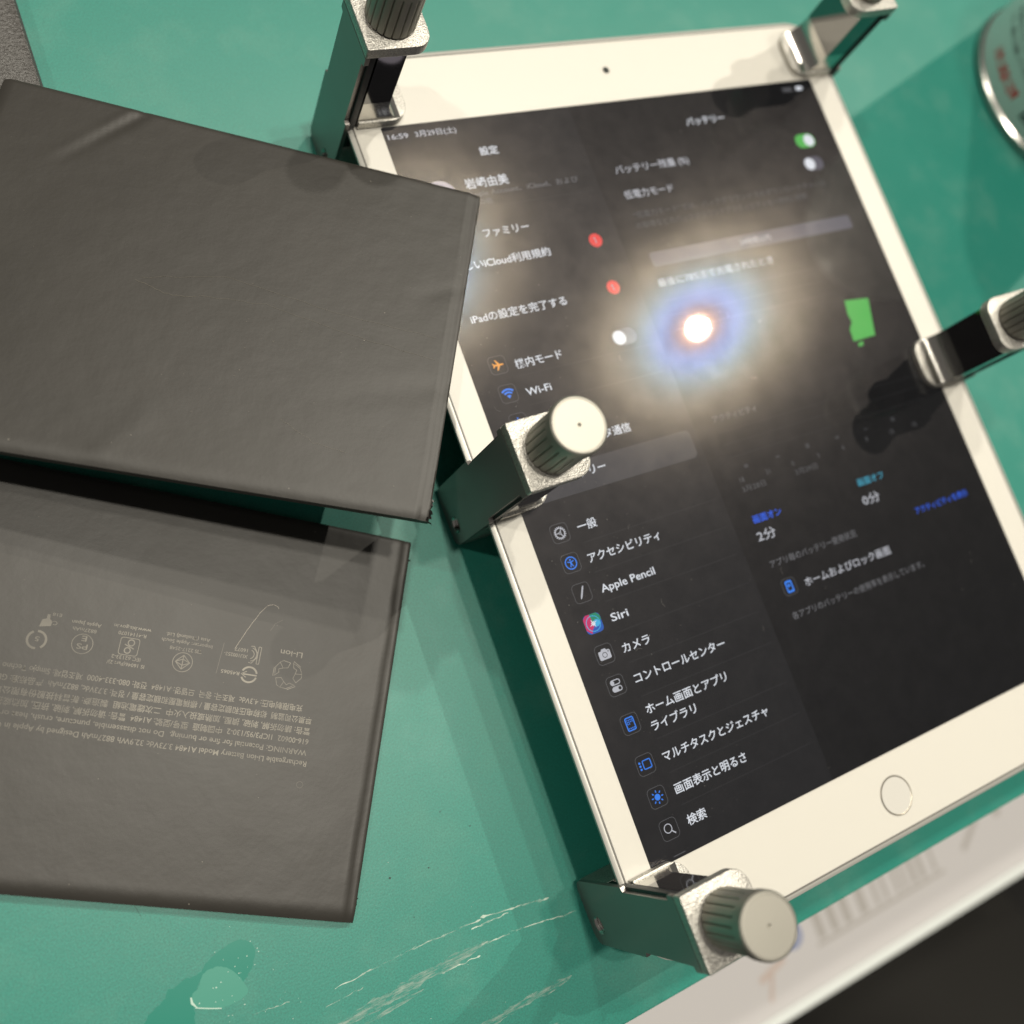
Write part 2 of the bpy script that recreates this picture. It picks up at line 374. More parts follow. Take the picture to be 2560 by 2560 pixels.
class Flat:
    """flat multi-material drawing in the xy plane, each shape a little above the last"""
    def __init__(s, step=0.004): s.v = []; s.f = []; s.mi = []; s.mats = []; s.z = 0; s.step = step
    def m(s, mat):
        if mat not in s.mats: s.mats.append(mat)
        return s.mats.index(mat)
    def poly(s, pts, mat):
        s.z += s.step; b = len(s.v); s.v += [(x, y, s.z) for x, y in pts]
        s.f.append(tuple(range(b, b + len(pts)))); s.mi.append(s.m(mat)); return s
    def ring(s, o, i, mat):
        s.z += s.step; b = len(s.v); n = len(o); s.v += [(x, y, s.z) for x, y in o] + [(x, y, s.z) for x, y in i]
        for k in range(n): s.f.append((b + k, b + (k + 1) % n, b + n + (k + 1) % n, b + n + k)); s.mi.append(s.m(mat))
        return s
    def strip(s, pts, w, mat):
        s.z += s.step; b = len(s.v); n = len(pts)
        for k, p in enumerate(pts):
            a = Vector(pts[max(k - 1, 0)]); c = Vector(pts[min(k + 1, n - 1)]); d = (c - a).normalized(); q = Vector((-d.y, d.x)) * (w[k] if isinstance(w, (list, tuple)) else w) / 2
            s.v += [(p[0] + q.x, p[1] + q.y, s.z), (p[0] - q.x, p[1] - q.y, s.z)]
        for k in range(n - 1): s.f.append((b + 2 * k, b + 2 * k + 1, b + 2 * k + 3, b + 2 * k + 2)); s.mi.append(s.m(mat))
        return s
    def build(s, name, parent, loc, rotz=0.0, label=None):
        o = obj(name, mesh_from(s.v, s.f, s.mi), s.mats, parent, label=label)
        o.location = Vector(loc) * S; o.rotation_euler = (0, 0, rotz); return o

def arc(cx, cy, r, a0, a1, n=12): return [(cx + r * math.cos(math.radians(a0 + (a1 - a0) * i / n)), cy + r * math.sin(math.radians(a0 + (a1 - a0) * i / n))) for i in range(n + 1)]

# ------------------------------------------------------------------ the setting: mat, floor below
ZT = 24.0                                      # height of the tablet's glass above the mat
mat_o = structure(obj('work_mat', box(-900, 900, -135.0, 700, -3, 0, 0.4), M['mat']))
mat_o['label'] = 'green work mat'
bench = structure(obj('bench_top', box(-900, 900, -133.5, 700, -24, -3.02), plain('bench_grey', (0.10, 0.10, 0.10), 0.6)))
floor = structure(obj('floor', box(-2500, 2500, -2500, 1500, -790, -750), plain('dark_floor', (0.010, 0.009, 0.008), 0.7)))

def on_mat(fl, name, z=0.03):
    return fl.build(name, mat_o, (0, 0, z))
def wob(p0, p1, n, amp, seed):
    out = []
    for i in range(n + 1):
        t = i / n; x = p0[0] + (p1[0] - p0[0]) * t; y = p0[1] + (p1[1] - p0[1]) * t
        out.append((x, y + amp * noise.noise(Vector((t * 6, seed, 0)))))
    return out
# dried glue streaks dragged across the mat
ridge = Flat(0.006)
for (a, b, w, s) in (((-147, -96.8), (-128, -96.3), .35, 1), ((-128, -96.3), (-110, -97.1), .42, 2), ((-110, -96.7), (-92, -99.6), .5, 3), ((-113, -98.2), (-103, -98.6), .4, 4),
                     ((-112, -102.6), (-101, -103.2), .45, 5), ((-101, -103.2), (-86, -105.6), .35, 6), ((-150, -99.5), (-141, -99.2), .25, 7), ((-123, -104.2), (-113, -104.6), .4, 8), ((-165, -94), (-157, -95), .2, 9)):
    pts = wob(a, b, 22, .35, s); ws = [w * (0.35 + abs(noise.noise(Vector((i * .55, s * 3, 1)))) * 1.9) for i in range(23)]
    ridge.strip(pts, ws, M['glue_line'])
on_mat(ridge, 'glue_ridge', 0.05)
smear = Flat(0.006)
for (a, b, w, s) in (((-152, -104.6), (-110, -102.4), 3.2, 11), ((-152, -107.6), (-128, -105.6), 1.3, 12), ((-120, -119.4), (-93, -118.6), 2.2, 13), ((-116, -128), (-100, -127), 1.6, 14)):
    pts = wob(a, b, 30, .6, s); ws = [w * (min(1, min(i, 30 - i) / 6 + .15)) * (0.6 + abs(noise.noise(Vector((i * .4, s * 3, 1))))) for i in range(31)]
    smear.strip(pts, ws, M['glue'])
on_mat(smear, 'glue_smear', 0.03)
def organic(pts, amp, seed, n=7):
    out = []; m = len(pts)
    for k in range(m):
        p0, p1, p2, p3 = [Vector(pts[(k + q) % m]) for q in (-1, 0, 1, 2)]
        for i in range(n):
            t = i / n
            p = 0.5 * ((2 * p1) + (p2 - p0) * t + (2 * p0 - 5 * p1 + 4 * p2 - p3) * t * t + (3 * p1 - p0 - 3 * p2 + p3) * t ** 3)
            out.append((p.x + amp * noise.noise(Vector((p.x * 1.7, p.y * 1.7, seed))), p.y + amp * noise.noise(Vector((p.x * 1.7, p.y * 1.7, seed + 9)))))
    return out
wet = Flat(0.004)
wet.poly(organic([(-190, -93), (-186, -86.1), (-180.3, -83.1), (-176.7, -81.3), (-172.8, -81.4), (-170.6, -79.7), (-166.1, -78.3), (-162.3, -78.6), (-160.6, -81.7), (-163.4, -85.9), (-166, -86.4), (-168, -83), (-172, -82.4), (-175, -85.2), (-176.4, -90), (-178, -96)], .35, 1), M['wet'])
wet.poly([(-180.6, -83.0), (-179.6, -81.6), (-178.4, -82.1), (-177.6, -81.9), (-177.9, -82.9), (-179.4, -83.7)], M['wet'])
on_mat(wet, 'clean_patch', 0.02)
film = Flat(0.004)
film.poly(organic([(-175.5, -87.6), (-170.6, -90.0), (-165.0, -89.6), (-164.8, -86.9), (-166.4, -83.6), (-169.0, -81.6), (-172.2, -81.8), (-173.8, -84.0), (-175.6, -85.0)], .25, 3), M['film'])
film.strip([(-175.5, -87.6), (-173, -88.9), (-170.6, -90.0)], .22, M['crumb'])
film.strip([(-175.8, -85.2), (-175.9, -86.4), (-175.2, -87.7)], [.3, .55, .2], M['crumb'])
on_mat(film, 'tape_scrap', 0.03)
cr = Flat(0.002)
rr = random.Random(3)
for k in range(70):
    if k < 40: x, y = rr.gauss(-165, 6), rr.gauss(-88, 5)
    else: x, y = rr.uniform(-190, -95), rr.uniform(-128, -72)
    r0 = rr.uniform(.04, .17) if k < 40 else rr.uniform(.04, .10)
    cr.poly([(x + r0 * rr.uniform(.5, 1.6) * math.cos(a), y + r0 * rr.uniform(.4, 1.2) * math.sin(a)) for a in (0, 1.1, 2.3, 3.3, 4.4, 5.4)], M['crumb'])
o = on_mat(cr, 'glue_crumb', 0.04); o['kind'] = 'stuff'
sc = Flat(0.003)
sc.strip([(-183.0, -59.0), (-181.6, -61.0), (-180.6, -65.3)], .07, M['dirt']); sc.poly(circ(-183.1, -58.8, .25, 8), M['dirt'])
for x, y, r in ((-118, -81, .22), (-127.5, -79.5, .3), (-111, -70, .18), (-105, -76, .2), (-125, -90, .15)): sc.poly(circ(x, y, r, 7), M['dirt'])
o = on_mat(sc, 'dirt_speck', 0.04); o['kind'] = 'stuff'

# ------------------------------------------------------------------ tablet
tab = thing('tablet', 'white framed tablet with a lit dark settings screen, gripped by five metal clamps', 'tablet', (0, 0, ZT - 7.5))
GX0, GX1, GY0, GY1 = -81.1, 82.7, -118.0, 117.9
def outline(inset, r, n=10):
    return rrect((GX0 + GX1) / 2, (GY0 + GY1) / 2, GX1 - GX0 - 2 * inset, GY1 - GY0 - 2 * inset, max(r, .5), n)
prof = [(7.5, 9.0, 0.02), (5.0, 9.0, 0.35), (2.2, 9.5, 1.6), (0.0, 10.2, 3.4), (-1.15, 10.8, 5.2), (-1.5, 11.0, 6.5), (-1.5, 11.0, 6.95), (-0.75, 10.4, 7.42), (-0.35, 10.2, 7.42), (-0.3, 10.1, 7.1)]
def loft(prof):
    v = []; f = []; n = None
    for ins, r, z in prof:
        o = outline(ins, r); n = len(o); v += [(x, y, z) for x, y in o]
    for j in range(len(prof) - 1):
        for i in range(n):
            a, b = j * n + i, j * n + (i + 1) % n; f.append((a, b, b + n, a + n))
    f.append(tuple(range(n))[::-1]); f.append(tuple(range((len(prof) - 1) * n, len(prof) * n)))
    return mesh_from(v, f)
obj('body', loft(prof), M['alu'], tab, smooth=True)
DW, DH = 147.8, 197.1
def ring_mesh(o, i, z0, z1):
    me = filled([o, i], z1 - z0); 
    for v in me.vertices: v.co.z += (z0 + z1) / 2 * S
    return me
gk = ring_mesh(outline(-0.28, 10.2), outline(0.12, 9.9), 7.15, 7.36)
obj('gasket', gk, M['gasket'], tab)
obj('front_bezel', ring_mesh(outline(0.14, 9.8), rrect(0, 0, DW, DH, .6, 3), 7.18, 7.40), M['bezel'], tab)
gl = mesh_from([(x, y, 7.49) for x, y in outline(0.13, 9.8)], [tuple(range(44))]) if len(outline(0, 9)) == 44 else mesh_from([(x, y, 7.49) for x, y in outline(0.13, 9.8)], [tuple(range(len(outline(0.13, 9.8))))])
obj('cover_glass', gl, M['glass'], tab)
hb = obj('home_button', lathe([(0, 7.515), (3.0, 7.515), (4.75, 7.52)], 0, -109.25, 48), M['bezel'], tab, smooth=True)
obj('button_ring', lathe([(4.75, 7.52), (4.82, 7.56), (5.05, 7.56), (5.12, 7.50)], 0, -109.25, 64), M['hbring'], hb, smooth=True)
obj('front_camera', lathe([(0, 7.53), (.75, 7.53), (1.05, 7.515)], 0.2, 108.6, 24), M['lens'], tab, smooth=True)
# dust lying on the glass
du = Flat(0.0); rd = random.Random(21)
for k in range(330):
    if k < 210: x, y = -73 + abs(rd.gauss(0, 16)), rd.uniform(-98, 90)
    else: x, y = rd.uniform(-72, 72), rd.uniform(-97, 97)
    r0 = 0.05 + 0.11 * rd.random() ** 3; e = rd.uniform(.5, 1.0); a0 = rd.uniform(0, 6)
    du.poly([(x + r0 * math.cos(a + a0), y + r0 * e * math.sin(a + a0)) for a in (0, 1.2, 2.4, 3.6, 4.9)], M['dust'])
for k in range(14):
    x, y = rd.uniform(-72, 20), rd.uniform(-60, 60); a0 = rd.uniform(0, 6); l = rd.uniform(.6, 2.2)
    du.strip([(x, y), (x + l * .5 * math.cos(a0), y + l * .5 * math.sin(a0)), (x + l * math.cos(a0 + .4), y + l * math.sin(a0 + .4))], .045, M['dust'])
dd = du.build('dust', tab, (0, 0, 7.51)); dd['kind'] = 'stuff'
# display
dsp = obj('display', mesh_from([(-DW / 2, -DH / 2, 7.20), (DW / 2, -DH / 2, 7.20), (DW / 2, DH / 2, 7.20), (-DW / 2, DH / 2, 7.20)], [(0, 1, 2, 3)]), M['lcd'], tab, label='lit dark settings screen')
PT = 0.19245
def ux(x): return -DW / 2 + PT * x
def uy(y): return DH / 2 - PT * y
ZU = 7.215
def urect(x0, x1, y0, y1, mat, r=0, name='screen_panel', z=0.0):
    f = Flat(0.0); w, h = (x1 - x0) * PT, (y1 - y0) * PT
    f.poly(rrect(0, 0, w, h, r * PT, 5) if r else [(-w / 2, -h / 2), (w / 2, -h / 2), (w / 2, h / 2), (-w / 2, h / 2)], mat)
    return f.build(name, dsp, (ux((x0 + x1) / 2), uy((y0 + y1) / 2), ZU + z))
def utext(body, x, y, size, mat, width=None, name='menu_text', bold=0.030, align='LEFT'):
    me = text_mesh(body, size * PT, width * PT if width else None, align, bold)
    o = obj(name, me, mat, dsp); o.location = (ux(x) * S, uy(y) * S, (ZU + 0.045) * S); return o
urect(0, 297, 0, 1024, M['lcd_side'], name='sidebar_panel')
urect(10, 286, 512, 553, M['lcd_sel'], 8, name='selected_row', z=0.006)
for y in (576 + 41, 658, 698, 740, 781, 826, 882, 926, 968): urect(70, 286, y - .35, y + .35, M['lcd_line'], name='divider', z=0.006)
for y in (136, 380, 422): urect(66, 286, y - .3, y + .3, M['lcd_line'], name='divider', z=0.006)
FS = 14.4
for body, x, y, w in (('ファミリー', 91, 179, 71), ('新しいiCloud利用規約', 29, 221, 151), ('iPadの設定を完了する', 28, 296, 148), ('機内モード', 67, 369, 72), ('Wi-Fi', 68, 409, 38), ('Bluetooth', 68, 451, 66), ('モバイルデータ通信', 68, 491, 131), ('バッテリー', 69, 533, 72),
                      ('一般', 69, 601, 29), ('アクセシビリティ', 68, 644, 113), ('Apple Pencil', 70, 686, 84), ('Siri', 69, 725, 26), ('カメラ', 69, 767, 42), ('コントロールセンター', 70, 808, 145), ('ホーム画面とアプリ', 70, 849, 129), ('ライブラリ', 69, 871, 70), ('マルチタスクとジェスチャ', 69, 911, 171), ('画面表示と明るさ', 69, 953, 114), ('検索', 70, 994, 29)):
    utext(body, x, y, FS, M['t_white'], w)
utext('16:59', 6, 19, 10.5, M['t_mid'], 30, 'status_text'); utext('3月29日(土)', 46, 19, 10.5, M['t_mid'], 62, 'status_text')
utext('設定', 131, 58, 14, M['t_white'], 29, 'title_text', .035)
utext('岩﨑由美', 91, 105, 17, M['t_white'], 67, 'account_text', .03)
utext('Apple Account、iCloud、および', 91, 118.5, 10.5, M['t_grey'], 176, 'account_text', .005); utext('その他', 91, 131, 10.5, M['t_grey'], 32, 'account_text', .005)
utext('バッテリー', 491, 54, 14.4, M['t_white'], 74, 'title_text', .035)
utext('バッテリー残量 (%)', 333, 116, 14.4, M['t_mid'], 134, 'setting_text'); utext('低電力モード', 332, 157, 14.4, M['t_mid'], 88, 'setting_text')
utext('“低電力モード”では、バックグラウンドでのダウンロードやメール', 334, 189, 11, M['t_dim'], 376, 'note_text', .004); utext('の取得などのバックグラウンドアクティビティを一時的に制限', 332, 206, 11, M['t_dim'], 330, 'note_text', .004)
urect(334, 728, 246, 269, M['lcd_seg'], 5, name='segment_bar'); utext('24時間以内', 499, 261, 10.5, M['t_mid'], 60, 'segment_text', .01)
utext('最後に78%まで充電されたとき', 330, 299, 13.5, M['t_mid'], 216, 'setting_text')
utext('アクティビティ', 331, 513, 11.4, M['t_grey'], 79, 'note_text', .005)
for i, s in enumerate(('18', '21', '0', '3', '6', '9', '12', '15')): utext(s, 334 + i * 49, 606, 10, M['t_dim'], None, 'axis_text', .0)
utext('3月28日', 334, 620, 10, M['t_dim'], 42, 'axis_text', .0); utext('3月29日', 432, 620, 10, M['t_dim'], 42, 'axis_text', .0)
for k, hh in enumerate((5, 3, 7, 4, 2, 6)): urect(352 + k * 58, 359 + k * 58, 588 - hh, 588, M['lcd_sel'], name='chart_bar')
for y in (322, 345, 368, 529, 548, 568): urect(331, 728, y - .25, y + .25, M['lcd_line'], name='chart_line')
utext('画面オン', 332, 666, 12.4, M['t_blue'], 51, 'usage_text', .04); utext('2分', 328, 692, 17, M['t_mid'], 33, 'usage_text', .03)
utext('画面オフ', 532, 665, 12.4, M['t_cyan'], 52, 'usage_text', .04); utext('0分', 528, 694, 17, M['t_mid'], 34, 'usage_text', .03)
utext('アクティビティを表示', 616, 733, 11.4, M['t_blue'], 112, 'usage_text', .025)
utext('アプリ毎のバッテリー使用状況', 331, 732, 11.6, M['t_grey'], 162, 'note_text', .006); utext('ホームおよびロック画面', 375, 773, 14.2, M['t_mid'], 166, 'setting_text', .025)
utext('各アプリのバッテリーの使用率を表示しています。', 334, 809, 11.4, M['t_grey'], 256, 'note_text', .004)
g = Flat(0.004); G0 = (ux(665), uy(420))
g.poly([((x - 665) * PT, (420 - y) * PT) for x, y in ((649, 384), (697, 389), (680, 450), (634, 451), (636, 431), (646, 420), (644, 407))], M['i_green'])
g.poly([((x - 665) * PT, (420 - y) * PT) for x, y in ((640, 456), (652, 454), (649, 461), (640, 461))], M['i_green'])
g.build('battery_chart', dsp, (*G0, ZU + .02))
def toggle(cx, cy, on):
    f = Flat(0.004); w, h = 40 * PT, 24 * PT
    f.poly(rrect(0, 0, w, h, h / 2 - .01, 8), M['i_green'] if on else M['lcd_seg']); f.poly(circ((8 if on else -8) * PT, 0, 10.4 * PT, 24), M['t_white'])
    f.build('toggle_switch', dsp, (ux(cx), uy(cy), ZU + .02))
toggle(705, 108, True); toggle(703, 149, False); toggle(243, 360, False)
for x, y in ((257, 212), (256, 286)):
    f = Flat(0.004); f.poly(circ(0, 0, 10.5 * PT, 24), M['i_red']); f.strip([(-.25 * PT, -4.5 * PT), (-.25 * PT, 4.5 * PT), (-2.6 * PT, 2.8 * PT)], 1.5 * PT, M['avatar']); f.build('badge', dsp, (ux(x), uy(y), ZU + .02))
f = Flat(0.004); f.poly(circ(0, 0, 24 * PT, 32), M['avatar']); f.build('avatar', dsp, (ux(52), uy(112), ZU + .02))
f = Flat(0.004); f.poly(circ(0, 0, 13 * PT, 24), M['avatar']); f.build('avatar', dsp, (ux(60), uy(178), ZU + .02))
f = Flat(0.004); f.poly(rrect(0, 0, 13 * PT, 7 * PT, 2 * PT, 4), M['t_white']); f.poly(rrect(8 * PT, 0, 1.4 * PT, 3 * PT, .5 * PT, 3), M['t_mid']); f.build('battery_icon', dsp, (ux(738), uy(14), ZU + .02))
utext('78%', 702, 18, 10, M['t_grey'], 21, 'status_text')

def icon(cx, cy, draw, tile=True, name='menu_icon', size=25.5):
    f = Flat(0.003)
    if tile:
        f.poly(rrect(0, 0, size * PT, size * PT, 6 * PT, 5), M['lcd_tile']); f.ring(rrect(0, 0, size * PT, size * PT, 6 * PT, 5), rrect(0, 0, (size - 1.5) * PT, (size - 1.5) * PT, 5.3 * PT, 5), M['lcd_rim'])
    draw(f); f.build(name, dsp, (ux(cx), uy(cy), ZU + .012))
def P(*pts): return [(x * PT, y * PT) for x, y in pts]
def d_plane(f):
    f.poly(P((8.5, 0), (7.6, 1.1), (3, 1.3), (-1.5, 7.3), (-3.2, 7.3), (-1, 1.3), (-4.6, 1.2), (-6.4, 3.3), (-7.6, 3.3), (-6.8, 0), (-7.6, -3.3), (-6.4, -3.3), (-4.6, -1.2), (-1, -1.3), (-3.2, -7.3), (-1.5, -7.3), (3, -1.3), (7.6, -1.1)), M['i_orange'])
def d_wifi(f):
    for r in (12.4, 8.2): f.strip([(x * PT, y * PT) for x, y in arc(0, -6.5, r, 48, 132)], 2.6 * PT, M['i_blue'])
    f.poly([(0, -6.9 * PT)] + [(x * PT, y * PT) for x, y in arc(0, -6.5, 4.6, 46, 134, 6)], M['i_blue'])
def d_bt(f):
    f.strip(P((-4, 4), (4, -3), (0, -7), (0, 7), (4, 3), (-4, -4)), 1.4 * PT, M['i_blue'])
def d_gear(f):
    W = M['t_mid']
    f.ring(circ(0, 0, 7.2 * PT, 36), circ(0, 0, 5.9 * PT, 36), W); f.ring(circ(0, 0, 1.9 * PT, 18), circ(0, 0, 1.0 * PT, 18), W)
    for k in range(18):
        a = k * 20; f.strip([(x * PT, y * PT) for x, y in (arc(0, 0, 7, a, a, 1)[0], arc(0, 0, 8.7, a, a, 1)[0])], 1.35 * PT, W)
    for a in (60, 180, 300): f.strip([(x * PT, y * PT) for x, y in (arc(0, 0, 1.6, a, a, 1)[0], arc(0, 0, 6.2, a, a, 1)[0])], 1.1 * PT, W)
def d_acc(f):
    B = M['i_blue']; f.ring(circ(0, 0, 8.6 * PT, 40), circ(0, 0, 7.1 * PT, 40), B); f.poly(circ(0, 4.2 * PT, 1.3 * PT, 14), B)
    f.strip(P((-4.6, 2.2), (0, 1.4), (4.6, 2.2)), 1.3 * PT, B); f.strip(P((0, 1.7), (0, -1.2)), 2.4 * PT, B); f.strip(P((0, -.6), (-2.2, -5)), 1.3 * PT, B); f.strip(P((0, -.6), (2.2, -5)), 1.3 * PT, B)
def d_pencil(f):
    W = M['t_mid']; f.strip(P((3.4, 6.6), (-2.6, -5.2), (-3.9, -7.6)), [2.2 * PT, 2.2 * PT, .7 * PT], W); f.poly(circ(3.9 * PT, 7.4 * PT, 1.0 * PT, 10), W)
def d_assistant(f):
    f.poly(rrect(0, 0, 25 * PT, 25 * PT, 6 * PT, 5), M['i_navy']); f.poly(P((-12.4, -6), (-12.4, 8), (-8, 12.4), (-2, 12.4), (0, 0), (-6, -12)), M['i_pink']); f.poly(P((-2, 12.4), (8, 12.4), (12.3, 8), (12.3, 2), (0, 0)), M['i_teal'])
    f.ring(circ(0, 0, 10.4 * PT, 32), circ(0, 0, 9.5 * PT, 32), M['i_sky']); f.poly(circ(4.8 * PT, -.4 * PT, 4.7 * PT, 20), M['i_sky']); f.poly(circ(-4.4 * PT, -2.2 * PT, 4.3 * PT, 20), M['i_pink'])
    st = [];
    for k in range(16): st.append(((6.4 if k % 4 == 0 else (3.4 if k % 2 == 0 else 2.2)) * PT * math.cos(k * PI / 8 + .4), (6.4 if k % 4 == 0 else (3.4 if k % 2 == 0 else 2.2)) * PT * math.sin(k * PI / 8 + .4)))
    f.poly(st, M['t_white'])
def d_cam(f):
    W = M['t_mid']; f.poly(rrect(0, -1 * PT, 17 * PT, 11.5 * PT, 2 * PT, 4), W); f.poly(P((-4.4, 4), (4.4, 4), (2.8, 7), (-2.8, 7)), W); f.poly(circ(0, -1 * PT, 3.6 * PT, 20), M['lcd_tile']); f.ring(circ(0, -1 * PT, 2.8 * PT, 20), circ(0, -1 * PT, 0.1 * PT, 20), W)
    f.poly(circ(6 * PT, 2.4 * PT, .8 * PT, 8), M['lcd_tile'])
def d_cc(f):
    W = M['t_mid']; f.ring(rrect(0, 4.2 * PT, 14.5 * PT, 7 * PT, 3.4 * PT, 6), rrect(0, 4.2 * PT, 12 * PT, 4.6 * PT, 2.2 * PT, 6), W); f.poly(circ(-3.9 * PT, 4.2 * PT, 2.5 * PT, 14), W)
    f.poly(rrect(0, -4.4 * PT, 14.5 * PT, 7 * PT, 3.4 * PT, 6), W); f.poly(circ(3.9 * PT, -4.4 * PT, 2.3 * PT, 14), M['lcd_tile'])
def d_home(f):
    B = M['i_blue']; f.ring(rrect(0, 0, 13 * PT, 17.5 * PT, 2.4 * PT, 5), rrect(0, 0, 10 * PT, 14.5 * PT, 1.2 * PT, 5), B)
    for yy, n in ((5, 4), (2.6, 4), (.2, 2), (-5.4, 4)):
        for k in range(n): f.poly(rrect((-3.6 + k * 2.4) * PT, yy * PT, 1.5 * PT, 1.5 * PT, .4 * PT, 2), B)
def d_multi(f):
    B = M['i_blue']; f.ring(rrect(2.4 * PT, 0, 12.5 * PT, 12 * PT, 2.2 * PT, 5), rrect(2.4 * PT, 0, 10 * PT, 9.5 * PT, 1.2 * PT, 5), B)
    for yy in (4, 0, -4): f.poly(rrect(-7.6 * PT, yy * PT, 2.7 * PT, 2.6 * PT, .7 * PT, 3), B)
def d_bright(f):
    B = M['i_blue']; f.poly(circ(0, 0, 4.0 * PT, 22), B)
    for k in range(8):
        a = k * 45; f.strip([(x * PT, y * PT) for x, y in (arc(0, 0, 5.8, a, a, 1)[0], arc(0, 0, 8.4, a, a, 1)[0])], 1.5 * PT, B)
def d_search(f):
    W = M['t_mid']; f.ring(circ(-1.4 * PT, 1.4 * PT, 5.9 * PT, 30), circ(-1.4 * PT, 1.4 * PT, 4.8 * PT, 30), W); f.strip(P((2.6, -2.6), (7.2, -7.2)), 1.5 * PT, W)
def d_phone(f):
    B = M['i_blue']; f.ring(rrect(0, 0, 12 * PT, 17 * PT, 2 * PT, 5), rrect(0, 0, 7.4 * PT, 11 * PT, 1 * PT, 5), B); f.poly(rrect(-.5 * PT, 1.5 * PT, 4 * PT, 4 * PT, .6 * PT, 3), B)
for y, d in ((359, d_plane), (400, d_wifi), (441, d_bt), (596, d_gear), (637, d_acc), (677.5, d_pencil), (719, d_assistant), (760, d_cam), (801.5, d_cc), (852, d_home), (905, d_multi), (947, d_bright), (988, d_search)):
    icon(42.6, y, d, tile=(d is not d_assistant))
icon(42.6, 482, lambda f: f.strip(P((-4, -5), (-4, -1)), 2 * PT, M['i_green'])); icon(42.6, 524, lambda f: f.poly(rrect(0, 0, 12 * PT, 6 * PT, 2 * PT, 3), M['i_green']))
icon(348, 765, d_phone, size=24)
f = Flat(.003); f.strip(P((-9, 0), (9, 0)), 1.2 * PT, M['lcd_rim']); f.build('menu_icon', dsp, (ux(44), uy(1020), ZU + .02))

# ------------------------------------------------------------------ clamps
def knob_mesh():
    n_g = 20; per = 9; z = [55.0, 55.3, 66.6, 66.9]; v = []; fc = []
    N = n_g * per
    for k, zz in enumerate(z):
        for i in range(N):
            a = 2 * PI * i / N; gph = i % per
            r = 6.15 if k in (1, 2) else 5.95
            if gph == 0: r -= 0.42
            if gph in (1, 8): r -= 0.06
            v.append((8.2 + r * math.cos(a), r * math.sin(a), zz))
    for k in range(3):
        for i in range(N):
            a, b = k * N + i, k * N + (i + 1) % N; fc.append((a, b, b + N, a + N))
    fc.append(tuple(range(N))[::-1]); fc.append(tuple(range(3 * N, 4 * N)))
    return mesh_from(v, fc)
ME = {}
ol = [(-5, 0), (5, 0)] + [(8 - 3 + 3 * math.cos(a), 3 + 3 * math.sin(a)) for a in [(-PI / 2 + PI / 2 * i / 6) for i in range(1, 7)]] + [(8, 26.8), (6.9, 27.2), (6.9, 48.8), (8, 49.2), (8, 51.5), (-8, 51.5), (-8, 49.2), (-6.9, 48.8), (-6.9, 27.2), (-8, 26.8)] + [(-5 + 3 * math.cos(a), 3 + 3 * math.sin(a)) for a in [(PI + PI / 2 * i / 6) for i in range(0, 6)]]
pl = filled([ol, circ(-3.0, 5.4, 2.3, 28)], 1.2, 0.0)
pl.transform(Matrix(((0, 0, 1, 0.6 * S), (1, 0, 0, 0), (0, 1, 0, 0), (0, 0, 0, 1))))
ME['spine_plate'] = pl
bush = lathe([(2.35, 1.24), (2.1, 1.0), (1.9, .6), (2.1, .3), (1.9, 0), (2.1, -.3), (1.9, -.6), (2.1, -.9), (1.6, -1.4), (0.3, -1.6), (0, -1.6)], 0, 0, 28)
bush.transform(Matrix(((0, 0, -1, 1.22 * S), (1, 0, 0, -3.0 * S), (0, 1, 0, 5.4 * S), (0, 0, 0, 1))))
ME['screw_hole'] = bush
ME['spine_core'] = box(1.21, 2.9, -7.7, 7.7, 16.6, 51.5, 0.1)
ME['lower_arm'] = prism(rrect(9.4, 0, 16.3, 15.6, 4, 6, (1, .4, .4, 1)), 0.25, 16.1, 0.5)
ME['support_pad'] = prism(rrect(11.5, 0, 11, 13, 3, 5), 16.12, 16.46, 0.0)
ME['jaw'] = prism(rrect(10.9, 0, 14.4, 15.8, 5, 8, (1, .2, .2, 1)), 24.12, 26.5, 0.45)
cp = [(3.62, 26.45), (15.4, 26.52)] + [(15.4 - 4.6 * math.sin(a), 31.1 - 4.6 * math.cos(a)) for a in [PI / 2 * i / 8 for i in range(1, 9)]] + [(10.8, 51.55), (3.62, 51.55)]
ME['jaw_web'] = prism([(3.62, 26.45), (15.4, 26.52)] + [(15.4 - 4.6 * math.sin(a), 33.6 - 7.0 * math.cos(a)) for a in [PI / 2 * i / 8 for i in range(1, 9)]] + [(3.62, 33.6)], -7.3, 7.3, 0.0, axis='y')
ME['slider'] = box(3.62, 10.8, -7.3, 7.3, 33.62, 51.55)
ME['top_plate'] = prism(rrect(8.25, 0, 16.6, 16.2, 4.2, 8, (1, .5, .5, 1)), 51.6, 54.7, 0.4)
ME['knob'] = knob_mesh()
ME['knob_cap'] = lathe([(6.2, 66.9), (6.5, 67.2), (6.5, 69.2), (6.36, 69.7), (6.0, 70.0), (5.75, 70.02), (5.65, 69.93), (.45, 69.95), (.12, 69.7), (0, 69.6)], 8.2, 0, 72)
ME['knob_shank'] = lathe([(2.4, 54.6), (2.4, 55.1)], 8.2, 0, 24)
CM = {'spine_plate': 'satin', 'screw_hole': 'steel', 'spine_core': 'dark', 'lower_arm': 'cast', 'support_pad': 'rubber', 'jaw': 'cast', 'slider': 'mirror', 'jaw_web': 'web', 'top_plate': 'cast', 'knob': 'knob', 'knob_cap': 'knob', 'knob_shank': 'steel'}
for k, me in ME.items():
    me.materials.clear(); me.materials.append(M[CM[k]])
    me.polygons.foreach_set('use_smooth', [True] * len(me.polygons)); me.set_sharp_from_angle(angle=math.radians(30))
